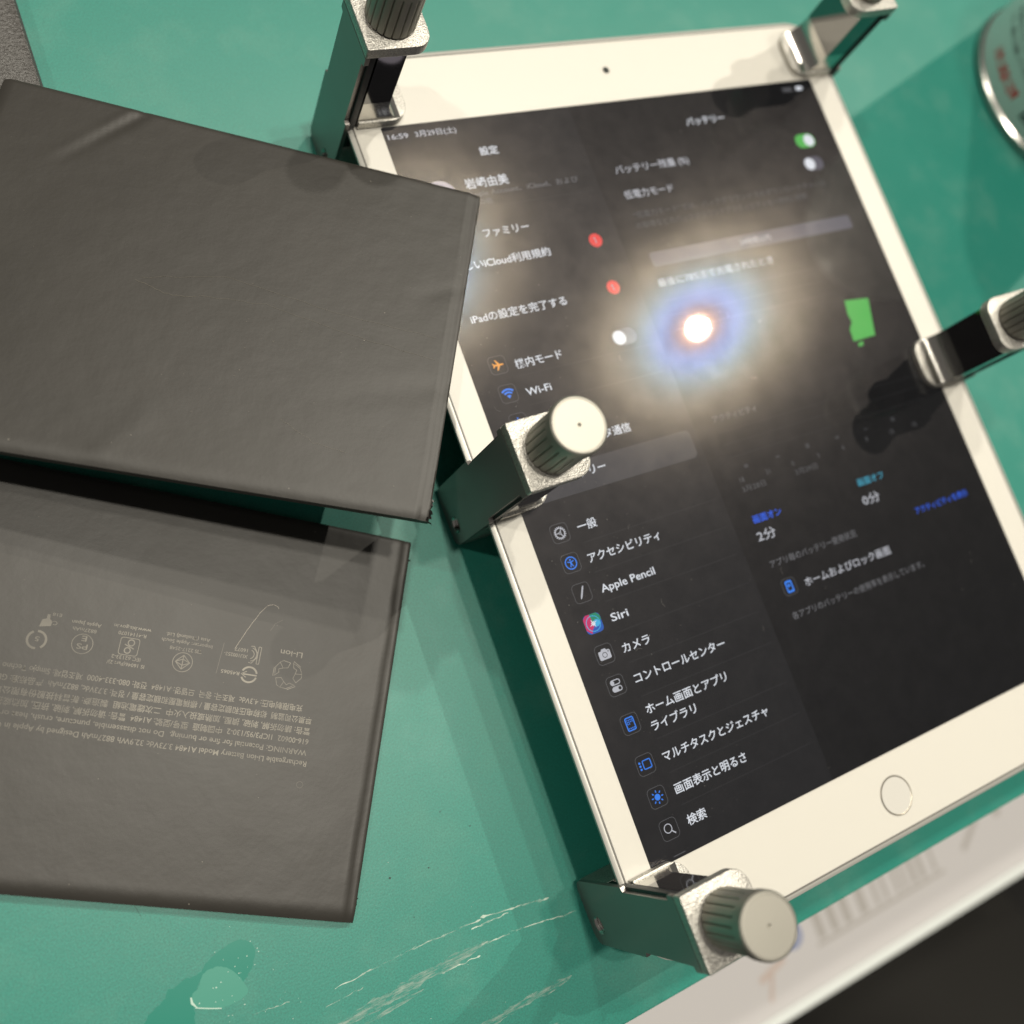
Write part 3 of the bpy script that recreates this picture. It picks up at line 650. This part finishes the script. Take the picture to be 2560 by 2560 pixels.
def clamp(loc, rz, tx, ty, label):
    t = thing('screen_clamp', label, 'clamp', loc, 'metal clamps gripping the tablet')
    t.rotation_euler = (math.radians(tx), math.radians(ty), math.radians(rz))
    kids = {}
    for k in ('spine_plate', 'spine_core', 'lower_arm', 'support_pad', 'jaw', 'jaw_web', 'slider', 'top_plate', 'knob'):
        o = bpy.data.objects.new(k, ME[k]); link(o, t); kids[k] = o
    for k, par in (('screw_hole', 'spine_plate'), ('knob_cap', 'knob'), ('knob_shank', 'knob')):
        o = bpy.data.objects.new(k, ME[k]); link(o, kids[par])
    return t
clamp((-84.0, -1.0, 0), 1.0, 0, 0, 'metal clamp halfway down the left edge, round knob over the menu')
clamp((-84.0, -106.6, 0.3), 0.8, -2.2, 0, 'metal clamp on the lower left corner of the tablet, nearest the home button edge')
clamp((-84.0, 106.5, 0), 0, 0, 0, 'metal clamp on the upper left corner of the tablet, behind the upper black battery')
clamp((86.2, 106.8, 0.3), 180, 0, 3.0, 'metal clamp on the upper right corner of the tablet, near the spray can')
clamp((86.6, -1.2, 0.3), 180, 0, 3.0, 'metal clamp halfway down the right edge of the tablet beside the green mat')

# ------------------------------------------------------------------ battery cells
def cell_mesh(L, W, T, seed, creases=(), taper=0.0):
    """x along the long side, y along the short side, right end at x=0"""
    nx, ny = 96, 84; v = []; f = []
    def xs(i):
        t = i / nx; return L * (t ** 1.25)
    def ys(j):
        t = j / ny; return W * (0.5 - 0.5 * math.cos(PI * t)) * 0.5 + W * t * 0.5
    def h(x, y):
        z = T
        e = 2.0 + 0.3 * noise.noise(Vector((y * .06, seed, 3.0)))
        # sealed strip along the right end sits lower than the cell
        s = min(1, max(0, (x - e) / 0.5)); z -= 0.38 * (1 - s * s * (3 - 2 * s))
        z += 0.10 * math.exp(-((x - e - .6) / .35) ** 2) * (0.5 + noise.noise(Vector((y * .13, seed, 7))))
        for d, r, k in ((W - y, 3.6, 0.8), (y, 1.0, 0.35), (L - x, 2.0, 0.6), (x, .35, .3)):
            if d < r: z -= k * (1 - d / r) ** 2.2
        z += 0.10 * noise.noise(Vector((x * .035, y * .035, seed))) + 0.03 * noise.noise(Vector((x * .2, y * .2, seed)))
        for (ax, ay, bx, by, dep, wd) in creases:
            a = Vector((ax, ay)); b = Vector((bx, by)); p = Vector((x, y)); ab = b - a; t = max(0, min(1, (p - a).dot(ab) / ab.dot(ab)))
            q = p - (a + ab * t); sd = ab.x * q.y - ab.y * q.x; d = q.length * (1 if sd > 0 else -1)
            z += dep * math.exp(-(d / wd) ** 2) * (1 - t) ** .6
        return max(z, 0.3)
    for j in range(ny + 1):
        for i in range(nx + 1):
            x, y = xs(i), ys(j); v.append((x, y * (1 + taper * x / L), h(x, y)))
    for j in range(ny):
        for i in range(nx):
            a = j * (nx + 1) + i; f.append((a, a + 1, a + nx + 2, a + nx + 1))
    b0 = len(v); per = [i for i in range(nx + 1)] + [j * (nx + 1) + nx for j in range(1, ny + 1)] + [ny * (nx + 1) + i for i in range(nx - 1, -1, -1)] + [j * (nx + 1) for j in range(ny - 1, 0, -1)]
    for k in per: v.append((v[k][0], v[k][1], 0))
    n = len(per)
    for k in range(n): f.append((per[k], b0 + k, b0 + (k + 1) % n, per[(k + 1) % n]))
    f.append(tuple(range(b0, b0 + n)))
    bm = bmesh.new(); vv = [bm.verts.new((a * S, b * S, c * S)) for a, b, c in v]
    for q in f: bm.faces.new([vv[i] for i in q])
    return bm_mesh(bm), h
# upper cell pose from its three visible corners
A = Vector((-157.03, 128.83, -9.47 + ZT)); B = Vector((-56.61, 72.45, 6.5 + ZT)); Cc = Vector((-101.90, -5.96, 14.43 + ZT))
ex = (A - B).normalized(); ey = (Cc - B).normalized(); ez = ex.cross(ey)
flip = ez.z < 0
T_UP, T_LO = 2.6, 3.4
# frame: x to the left along the long side, y towards the photo's bottom edge, z = up  (left-handed pair is mirrored below)
def pose(o, org, ex, ey):
    ez = ex.cross(ey)
    m = Matrix((ex, ey, ez)).transposed().to_4x4(); m.translation = org * S; o.matrix_world = m
def battery(name_label, org, ex, ey, L, W, T, seed, creases=(), taper=0.0):
    t = thing('battery', name_label, 'battery', group='black flat battery cells')
    ez = ex.cross(ey)
    pose(t, org - ez * T, ex, ey)
    me, h = cell_mesh(L, W, T, seed, creases, taper)
    p = obj('pouch', me, [M['pouch']], t, smooth=True)
    return t, p, h
up, up_p, up_h = battery('blank black battery with a creased top, lying tilted across the left edge of the tablet', B, ex, ey, (A - B).length, (Cc - B).length, T_UP, 2.0,
                   creases=((84, 1.0, 100, 21, -0.40, 1.1), (86, 1.0, 102, 21, 0.24, 0.9), (3, 30, 14, 36, -0.12, 1.5), (3, 58, 30, 66, -0.15, 3.0), (70, 88, 60, 70, 0.14, 3.0)), taper=0.037)
D = Vector((-96.117, -4.742, 3.4)); uu = Vector((-0.47209899, -0.88154554, 0)); vv = Vector((-0.88154554, 0.47209899, 0))
lo, lo_p, lo_h = battery('black battery printed with small grey lettering and symbols, lying flat on the mat', D, vv, uu, 118, 90.9, T_LO, 5.0)

def on_cell(pouch, h, fl, name, x=0, y=0, lift=0.05):
    for k, (a, b, c) in enumerate(fl.v): fl.v[k] = (a, b, h(a, b) + lift + c)
    return obj(name, mesh_from(fl.v, fl.f, fl.mi), fl.mats, pouch)
def scratch_pts(p, n, amp, seed):
    out = []
    for k in range(len(p) - 1):
        for i in range(n): t = i / n; out.append((p[k][0] + (p[k + 1][0] - p[k][0]) * t, p[k][1] + (p[k + 1][1] - p[k][1]) * t + amp * noise.noise(Vector((len(out) * .4, seed, 0)))))
    return out
# faint scratches on the upper cell, a fibre on the lower one
fs = Flat(0.0)
for p, w, s in ((((73, 46), (55, 41), (30, 44), (3, 45)), .07, 1), (((60, 47.5), (45, 46), (25, 49), (3, 51)), .07, 2), (((74, 47), (66, 49), (60, 48)), .10, 3), (((36, 74), (28, 78), (20, 79)), .07, 4)):
    fs.strip(scratch_pts(p, 14, .5, s), w, M['scratch'])
rr = random.Random(11)
for k in range(60):
    x, y = (rr.uniform(5, 100), rr.uniform(6, 86)) if k < 25 else (rr.gauss(45, 12), rr.gauss(58, 8)); r0 = rr.uniform(.05, .16)
    fs.poly([(x + r0 * math.cos(a), y + r0 * .7 * math.sin(a)) for a in (0, 1.3, 2.6, 3.9, 5.1)], M['scratch'])
o = on_cell(up_p, up_h, fs, 'surface_scratch'); o['kind'] = 'stuff'
fs = Flat(0.0)
fs.strip(scratch_pts(((37.9, 33.9), (36, 29.2), (33.8, 24.6), (32.4, 22.6), (31.2, 22.1), (30.0, 22.4), (29.6, 23.0)), 8, .12, 6), .065, M['hair'])
fs.strip(scratch_pts(((40.5, 32.9), (41.0, 41)), 10, .2, 7), .11, M['scratch']); fs.strip(scratch_pts(((28.3, 25.4), (29.8, 26.5), (30.8, 28.6)), 8, .1, 8), .08, M['scratch'])
for k in range(40):
    x, y = rr.uniform(5, 95), rr.uniform(5, 70); r0 = rr.uniform(.05, .15)
    fs.poly([(x + r0 * math.cos(a), y + r0 * .7 * math.sin(a)) for a in (0, 1.3, 2.6, 3.9, 5.1)], M['scratch'])
o = on_cell(lo_p, lo_h, fs, 'surface_scratch'); o['kind'] = 'stuff'
# torn black foil at the corners
def fringe(pouch, pts, seed):
    r = random.Random(seed); fl = Flat(0.0)
    for (x, y, dx, dy) in pts:
        for k in range(9):
            a, b = x + r.uniform(-.8, .8) * abs(dy) + r.uniform(-.1, .1), y + r.uniform(-2.6, 2.6) * abs(dx) + r.uniform(-.1, .1)
            l = r.uniform(.5, 1.5); w = r.uniform(.15, .5)
            z = r.uniform(.4, 2.2); c = len(fl.v)
            fl.v += [(a, b - w, z), (a + dx * l * .6, b - w * .3 + r.uniform(-.4, .4), z + r.uniform(-.3, .5)), (a + dx * l, b + r.uniform(-.6, .6) + dy * l, z + r.uniform(-.6, .6)), (a + dx * l * .4, b + w, z - .2), (a + .2, b, z - .35)]
            fl.f += [(c, c + 1, c + 2, c + 3), (c, c + 3, c + 4)]; fl.mi += [fl.m(M['pouch_edge'])] * 2
    o = obj('torn_foil', mesh_from(fl.v, fl.f, fl.mi), fl.mats, pouch); o['kind'] = 'stuff'; return o
fringe(up_p, ((.3, 87.5, -.8, .1), (.3, 90, -.6, .4)), 4); fringe(lo_p, ((.2, 4, -.5, 0), (.2, 86, -.45, 0)), 5)

def cell_text(body, x, y, size, width, name='print_line'):
    me = text_mesh(body, size, width, 'LEFT', 0.012)
    for v in me.vertices:
        X, Y = v.co.x / S + x, v.co.y / S + y
        v.co = (X * S, Y * S, (lo_h(X, Y) + 0.03) * S)
    return obj(name, me, M['print'], lo_p)
def vis(pouch): pass
for body, x, y, sz, w in (('Rechargeable Li-ion Battery Model A1484 3.73Vdc 32.9Wh 8827mAh Designed by Apple in California', 16.9, 57.0, 1.75, 72),
                          ('WARNING: Potential for fire or burning.  Do not disassemble, puncture, crush, heat or burn.', 17.3, 54.5, 1.75, 70),
                          ('616-00602  1ICP3/95/130-2  中国制造  型号/型號: A1484  警告: 请勿拆解, 刺破, 挤压, 加热或投入', 17.3, 52.0, 1.75, 69),
                          ('警告: 請勿拆解, 刺破, 擠壓, 加熱或投入火中  二次鋰電池組  製造商: 新普科技股份有限公司', 17.3, 49.6, 1.75, 68),
                          ('苹果公司监制  标称电压和额定容量 / 標稱電壓和額定容量 / 정격: 3.73Vdc, 8827mAh  产品标准: GB', 17.4, 47.1, 1.75, 68),
                          ('充电限制电压: 4.3Vdc  제조국: 중국  모델명: A1484  전화: 080-333-4000  제조업체: Simplo Techno', 20.0, 44.6, 1.75, 65)):
    cell_text(body, x, y, sz, w)
for body, x, y, sz, w in (('Li-ion', 22.2, 32.3, 1.9, 5.2), ('XU100252-', 34.7, 34.9, 1.15, 5.4), ('16077', 34.9, 33.5, 1.15, 3.0), ('R45065', 35.8, 39.0, 1.15, 4.2), ('TIS 2217-2548', 45.0, 35.5, 1.15, 7.1),
                          ('Importer: Apple South', 42.9, 34.0, 1.15, 11.3), ('Asia (Thailand) Ltd.', 43.7, 32.6, 1.15, 9.8), ('IEC 62133-2', 57.7, 39.4, 1.15, 6.2), ('IS 16046(Part 2)/', 56.6, 40.8, 1.15, 8.0), ('R-41141070', 57.6, 34.0, 1.15, 6.0), ('www.bis.gov.in', 56.8, 32.6, 1.15, 8.0),
                          ('8827mAh', 68.1, 34.7, 1.15, 5.0), ('Apple Japan', 67.4, 33.3, 1.15, 6.2), ('E18', 75.9, 32.4, 1.0, 1.9), ('C', 76.4, 34.2, 1.3, .9), ('PS', 69.2, 38.2, 1.7, 2.3), ('E', 69.7, 36.4, 1.7, 1.1), ('5', 79.2, 38.1, 1.5, .9)):
    cell_text(body, x, y, sz, w, 'print_caption')
def cell_mark(name, draw):
    f = Flat(0.0); draw(f); return on_cell(lo_p, lo_h, f, name, lift=0.035)
PM = M['print']
def m_recycle(f):
    for k in range(3):
        a = math.radians(90 + 120 * k); R2 = lambda x, y: (24.9 + x * math.cos(a) - y * math.sin(a), 37.9 + x * math.sin(a) + y * math.cos(a))
        f.strip([R2(*p) for p in ((1.15, -2.55), (2.75, -2.0), (3.15, -1.2), (1.75, -.55), (.9, -1.3), (1.15, -2.55))], .13, PM)
        f.strip([R2(*p) for p in ((1.75, -.55), (3.15, -1.2), (3.3, .2), (2.75, 1.2), (2.2, 1.9), (1.9, .8), (2.4, .2), (1.75, -.55))], .13, PM)
        f.strip([R2(*p) for p in ((2.2, 1.9), (2.5, 2.3), (3.5, .5))], .13, PM)
def m_kc(f):
    f.strip([(31.9, 32.6), (31.9, 36.6)], .16, PM); f.strip([(32.5, 32.6), (32.5, 36.6)], .16, PM); f.strip([(31.9, 32.6), (32.5, 32.6)], .16, PM); f.strip([(31.9, 36.6), (32.5, 36.6)], .16, PM)
    f.strip(arc(34.3, 34.6, 1.6, 105, 255), .16, PM); f.strip(arc(34.3, 34.6, 1.0, 105, 255), .16, PM); f.strip([(32.5, 34.2), (33.6, 32.6), (34.3, 32.7)], .16, PM); f.strip([(32.5, 35.0), (33.6, 36.6), (34.3, 36.5)], .16, PM)
def m_bsmi(f):
    f.strip(arc(33.6, 39.3, 1.75, 25, 165, 20), .42, PM); f.strip(arc(33.6, 39.3, 1.75, 195, 335, 20), .42, PM); f.strip([(31.8, 39.3), (35.0, 39.3)], .3, PM); f.strip([(34.2, 40.0), (35.4, 39.3), (34.2, 38.6)], .2, PM)
def m_tis(f):
    f.ring(circ(48.7, 38.8, 2.25, 40), circ(48.7, 38.8, 2.08, 40), PM)
    for s in (-1, 1): f.strip([(48.7, 38.8 + 1.6), (48.7 + s * 1.6, 38.8), (48.7, 38.8 - 1.6)], .22, PM); f.strip([(48.7 + s * 1.6, 38.8), (48.7, 39.5)], .2, PM); f.strip([(48.7 + s * 1.6, 38.8), (48.7, 38.1)], .2, PM)
    f.strip([(48.7, 37.2), (48.7, 40.4)], .22, PM)
def m_bis(f):
    f.ring(rrect(60.7, 37.2, 4.2, 4.0, .6, 4), rrect(60.7, 37.2, 3.9, 3.7, .5, 4), PM); f.ring(circ(60.4, 36.3, .8, 20), circ(60.4, 36.3, .55, 20), PM); f.ring(circ(60.9, 38.1, .75, 20), circ(60.9, 38.1, .5, 20), PM); f.strip([(59.6, 37.6), (61.7, 36.8)], .25, PM)
def m_pse(f): f.ring(circ(70.4, 38.2, 2.25, 40), circ(70.4, 38.2, 2.1, 40), PM)
def m_five(f): f.strip(arc(79.7, 38.8, 1.9, -60, 95, 18), .5, PM); f.strip(arc(79.7, 38.8, 1.9, 125, 275, 18), .5, PM)
def m_house(f): f.poly([(77.6, 35.4), (79.9, 35.9), (79.6, 34.2), (78.8, 33.9), (78.8, 32.9), (78.2, 32.9), (78.1, 33.9), (77.5, 34.4)], PM)
for n, d in (('recycling_mark', m_recycle), ('approval_mark', m_kc), ('approval_mark', m_bsmi), ('approval_mark', m_tis), ('approval_mark', m_bis), ('approval_mark', m_pse), ('approval_mark', m_five), ('approval_mark', m_house)): cell_mark(n, d)
cell_mark('punch_mark', lambda f: f.ring(circ(17.6, 62.3, .75, 24), circ(17.6, 62.3, .68, 24), M['scratch']))

# ------------------------------------------------------------------ grey case at the upper left
t = thing('plastic_case', 'rough dark grey plastic case corner under the upper battery at the top left', 'case', (-191.3, 168, 0))
M['case'] = grain('rough_grey_plastic', (0.040, 0.037, 0.033), 0.42, 0.0, 1500, 1.0, 0.0004, spec=0.7, detail=2.0)
obj('lid', prism(rrect(0, 0, 84, 90, 6, 8), 7.2, 11.7, 0.6), M['case'], t, smooth=True)
obj('lower_shell', prism(rrect(0, 0, 85.6, 91.6, 6.8, 8), 0.05, 7.1, 0.4), M['rubber'], t, smooth=True)

# ------------------------------------------------------------------ spray can
can = thing('spray_can', 'pale grey spray can with red and black lettering at the right edge', 'can', (221.8, 94, 0))
CR = 40.6
M['can'] = plain('grey_white_paint', (0.80, 0.84, 0.80), 0.35); M['ink_red'] = plain('red_ink', (0.60, 0.04, 0.04), 0.4); M['ink'] = plain('black_ink', (0.03, 0.03, 0.03), 0.4)
obj('body', lathe([(CR - 1.6, 3.6), (CR - 1.2, 4.6), (CR - 1.2, 150), (CR - 8, 165), (14, 172), (0, 172)], n=96), M['can'], can, smooth=True)
obj('base_rim', lathe([(CR - 3.2, 1.2), (CR - 2, .1), (CR - .6, .4), (CR, 1.6), (CR - .3, 3.0), (CR - 1.5, 3.8)], n=96), M['steel'], can, smooth=True)
def can_text(body, ang, z, size, mat, width, bold=0.02):
    me = text_mesh(body, size, width, 'LEFT', bold); R0 = CR - 1.2 + .06
    for v in me.vertices:
        a = math.radians(ang) + (v.co.x / S) / R0; zz = v.co.y / S + z
        v.co = (R0 * math.cos(a) * S, R0 * math.sin(a) * S, zz * S)
    return obj('lettering', me, mat, can)
can_text('火気と高温に注意', 155, 9.5, 4.6, M['ink_red'], 22, .12)
for i, s in enumerate(('高圧ガスを使用した可燃性の製品', 'であり、危険なため、下記の注意', 'を守ること。炎や火気の近くで使用', 'しないこと。温度が40度以上となる', '所に置かないこと。使い切って捨てる', 'こと。換気に注意してください。')): can_text(s, 140, 17.5 + 3.6 * (5 - i), 2.4, M['ink'], 34, .03)
can_text('BX', 196, 8.4, 5.4, M['ink'], 9, .1)

# ------------------------------------------------------------------ things below the bench edge
tray = thing('paper_tray', 'pale tray holding a barcoded sheet below the mat edge, out of focus', 'tray', (100, -160, ZT - 203))
M['tray'] = plain('milky_plastic', (0.80, 0.84, 0.82), 0.35); M['paper'] = plain('paper', (0.66, 0.64, 0.64), 0.7); M['bar'] = plain('pale_print', (0.48, 0.455, 0.43), 0.7); M['bluep'] = plain('blue_print', (0.25, 0.3, 0.5), 0.7); M['orangep'] = plain('orange_print', (0.62, 0.51, 0.46), 0.7)
tr = obj('base', box(-330, 330, -78, 200, -6, 0, 1.5), M['tray'], tray)
obj('front_lip', box(-330, 330, -83.0, -78.0, -12, 1.2, 1.0), M['tray'], tray, smooth=True)
pp = obj('paper_sheet', box(-260, 250, -77.8, 150, 0.05, 0.6), M['paper'], tray)
bars = Flat(0.0); xx = -12; r = random.Random(5)
while xx < 70:
    w = r.choice((2, 3, 4.5)); bars.poly([(xx, -59), (xx + w, -59), (xx + w, -20), (xx, -20)], M['bar']); xx += w + r.choice((3, 4, 6))
bars.strip([(-14, -61), (72, -61)], 1.6, M['bar'])
bars.build('barcode', pp, (0, 0, 0.75))
def mark(fn):
    pf = Flat(0.01); fn(pf); pf.build('printed_mark', pp, (0, 0, 0.75))
mark(lambda f: f.ring(circ(-26, -51, 6, 20), circ(-26, -51, 3, 20), M['bluep'])); mark(lambda f: f.strip([(-50, -62), (-34, -58)], 3, M['orangep'])); mark(lambda f: f.strip([(-48, -72), (-43, -62)], 2, M['orangep']))
mark(lambda f: f.poly(circ(118, -48, 3, 12), M['bar'])); mark(lambda f: f.strip([(88, -57), (104, -46)], 3, M['bar']))
def cloth():
    v = []; fcs = []; nx, ny = 50, 30
    for j in range(ny + 1):
        for i in range(nx + 1):
            x = -250 + 700 * i / nx; y = -700 + 420 * j / ny
            v.append((x, y, -420 + 46 * math.sin((x * .9 + y * .75) * .014 + 2.2) + 16 * noise.noise(Vector((x * .01, y * .01, 1)))))
    for j in range(ny):
        for i in range(nx): a = j * (nx + 1) + i; fcs.append((a, a + 1, a + nx + 2, a + nx + 1))
    return mesh_from(v, fcs)
cl = obj('dark_cloth', cloth(), grain('black_cloth', (0.009, 0.008, 0.006), 0.85, 0.0, 900, 0.3), smooth=True)
cl['label'] = 'dark out of focus cloth hanging below the pale tray at the lower right corner'; cl['category'] = 'cloth'
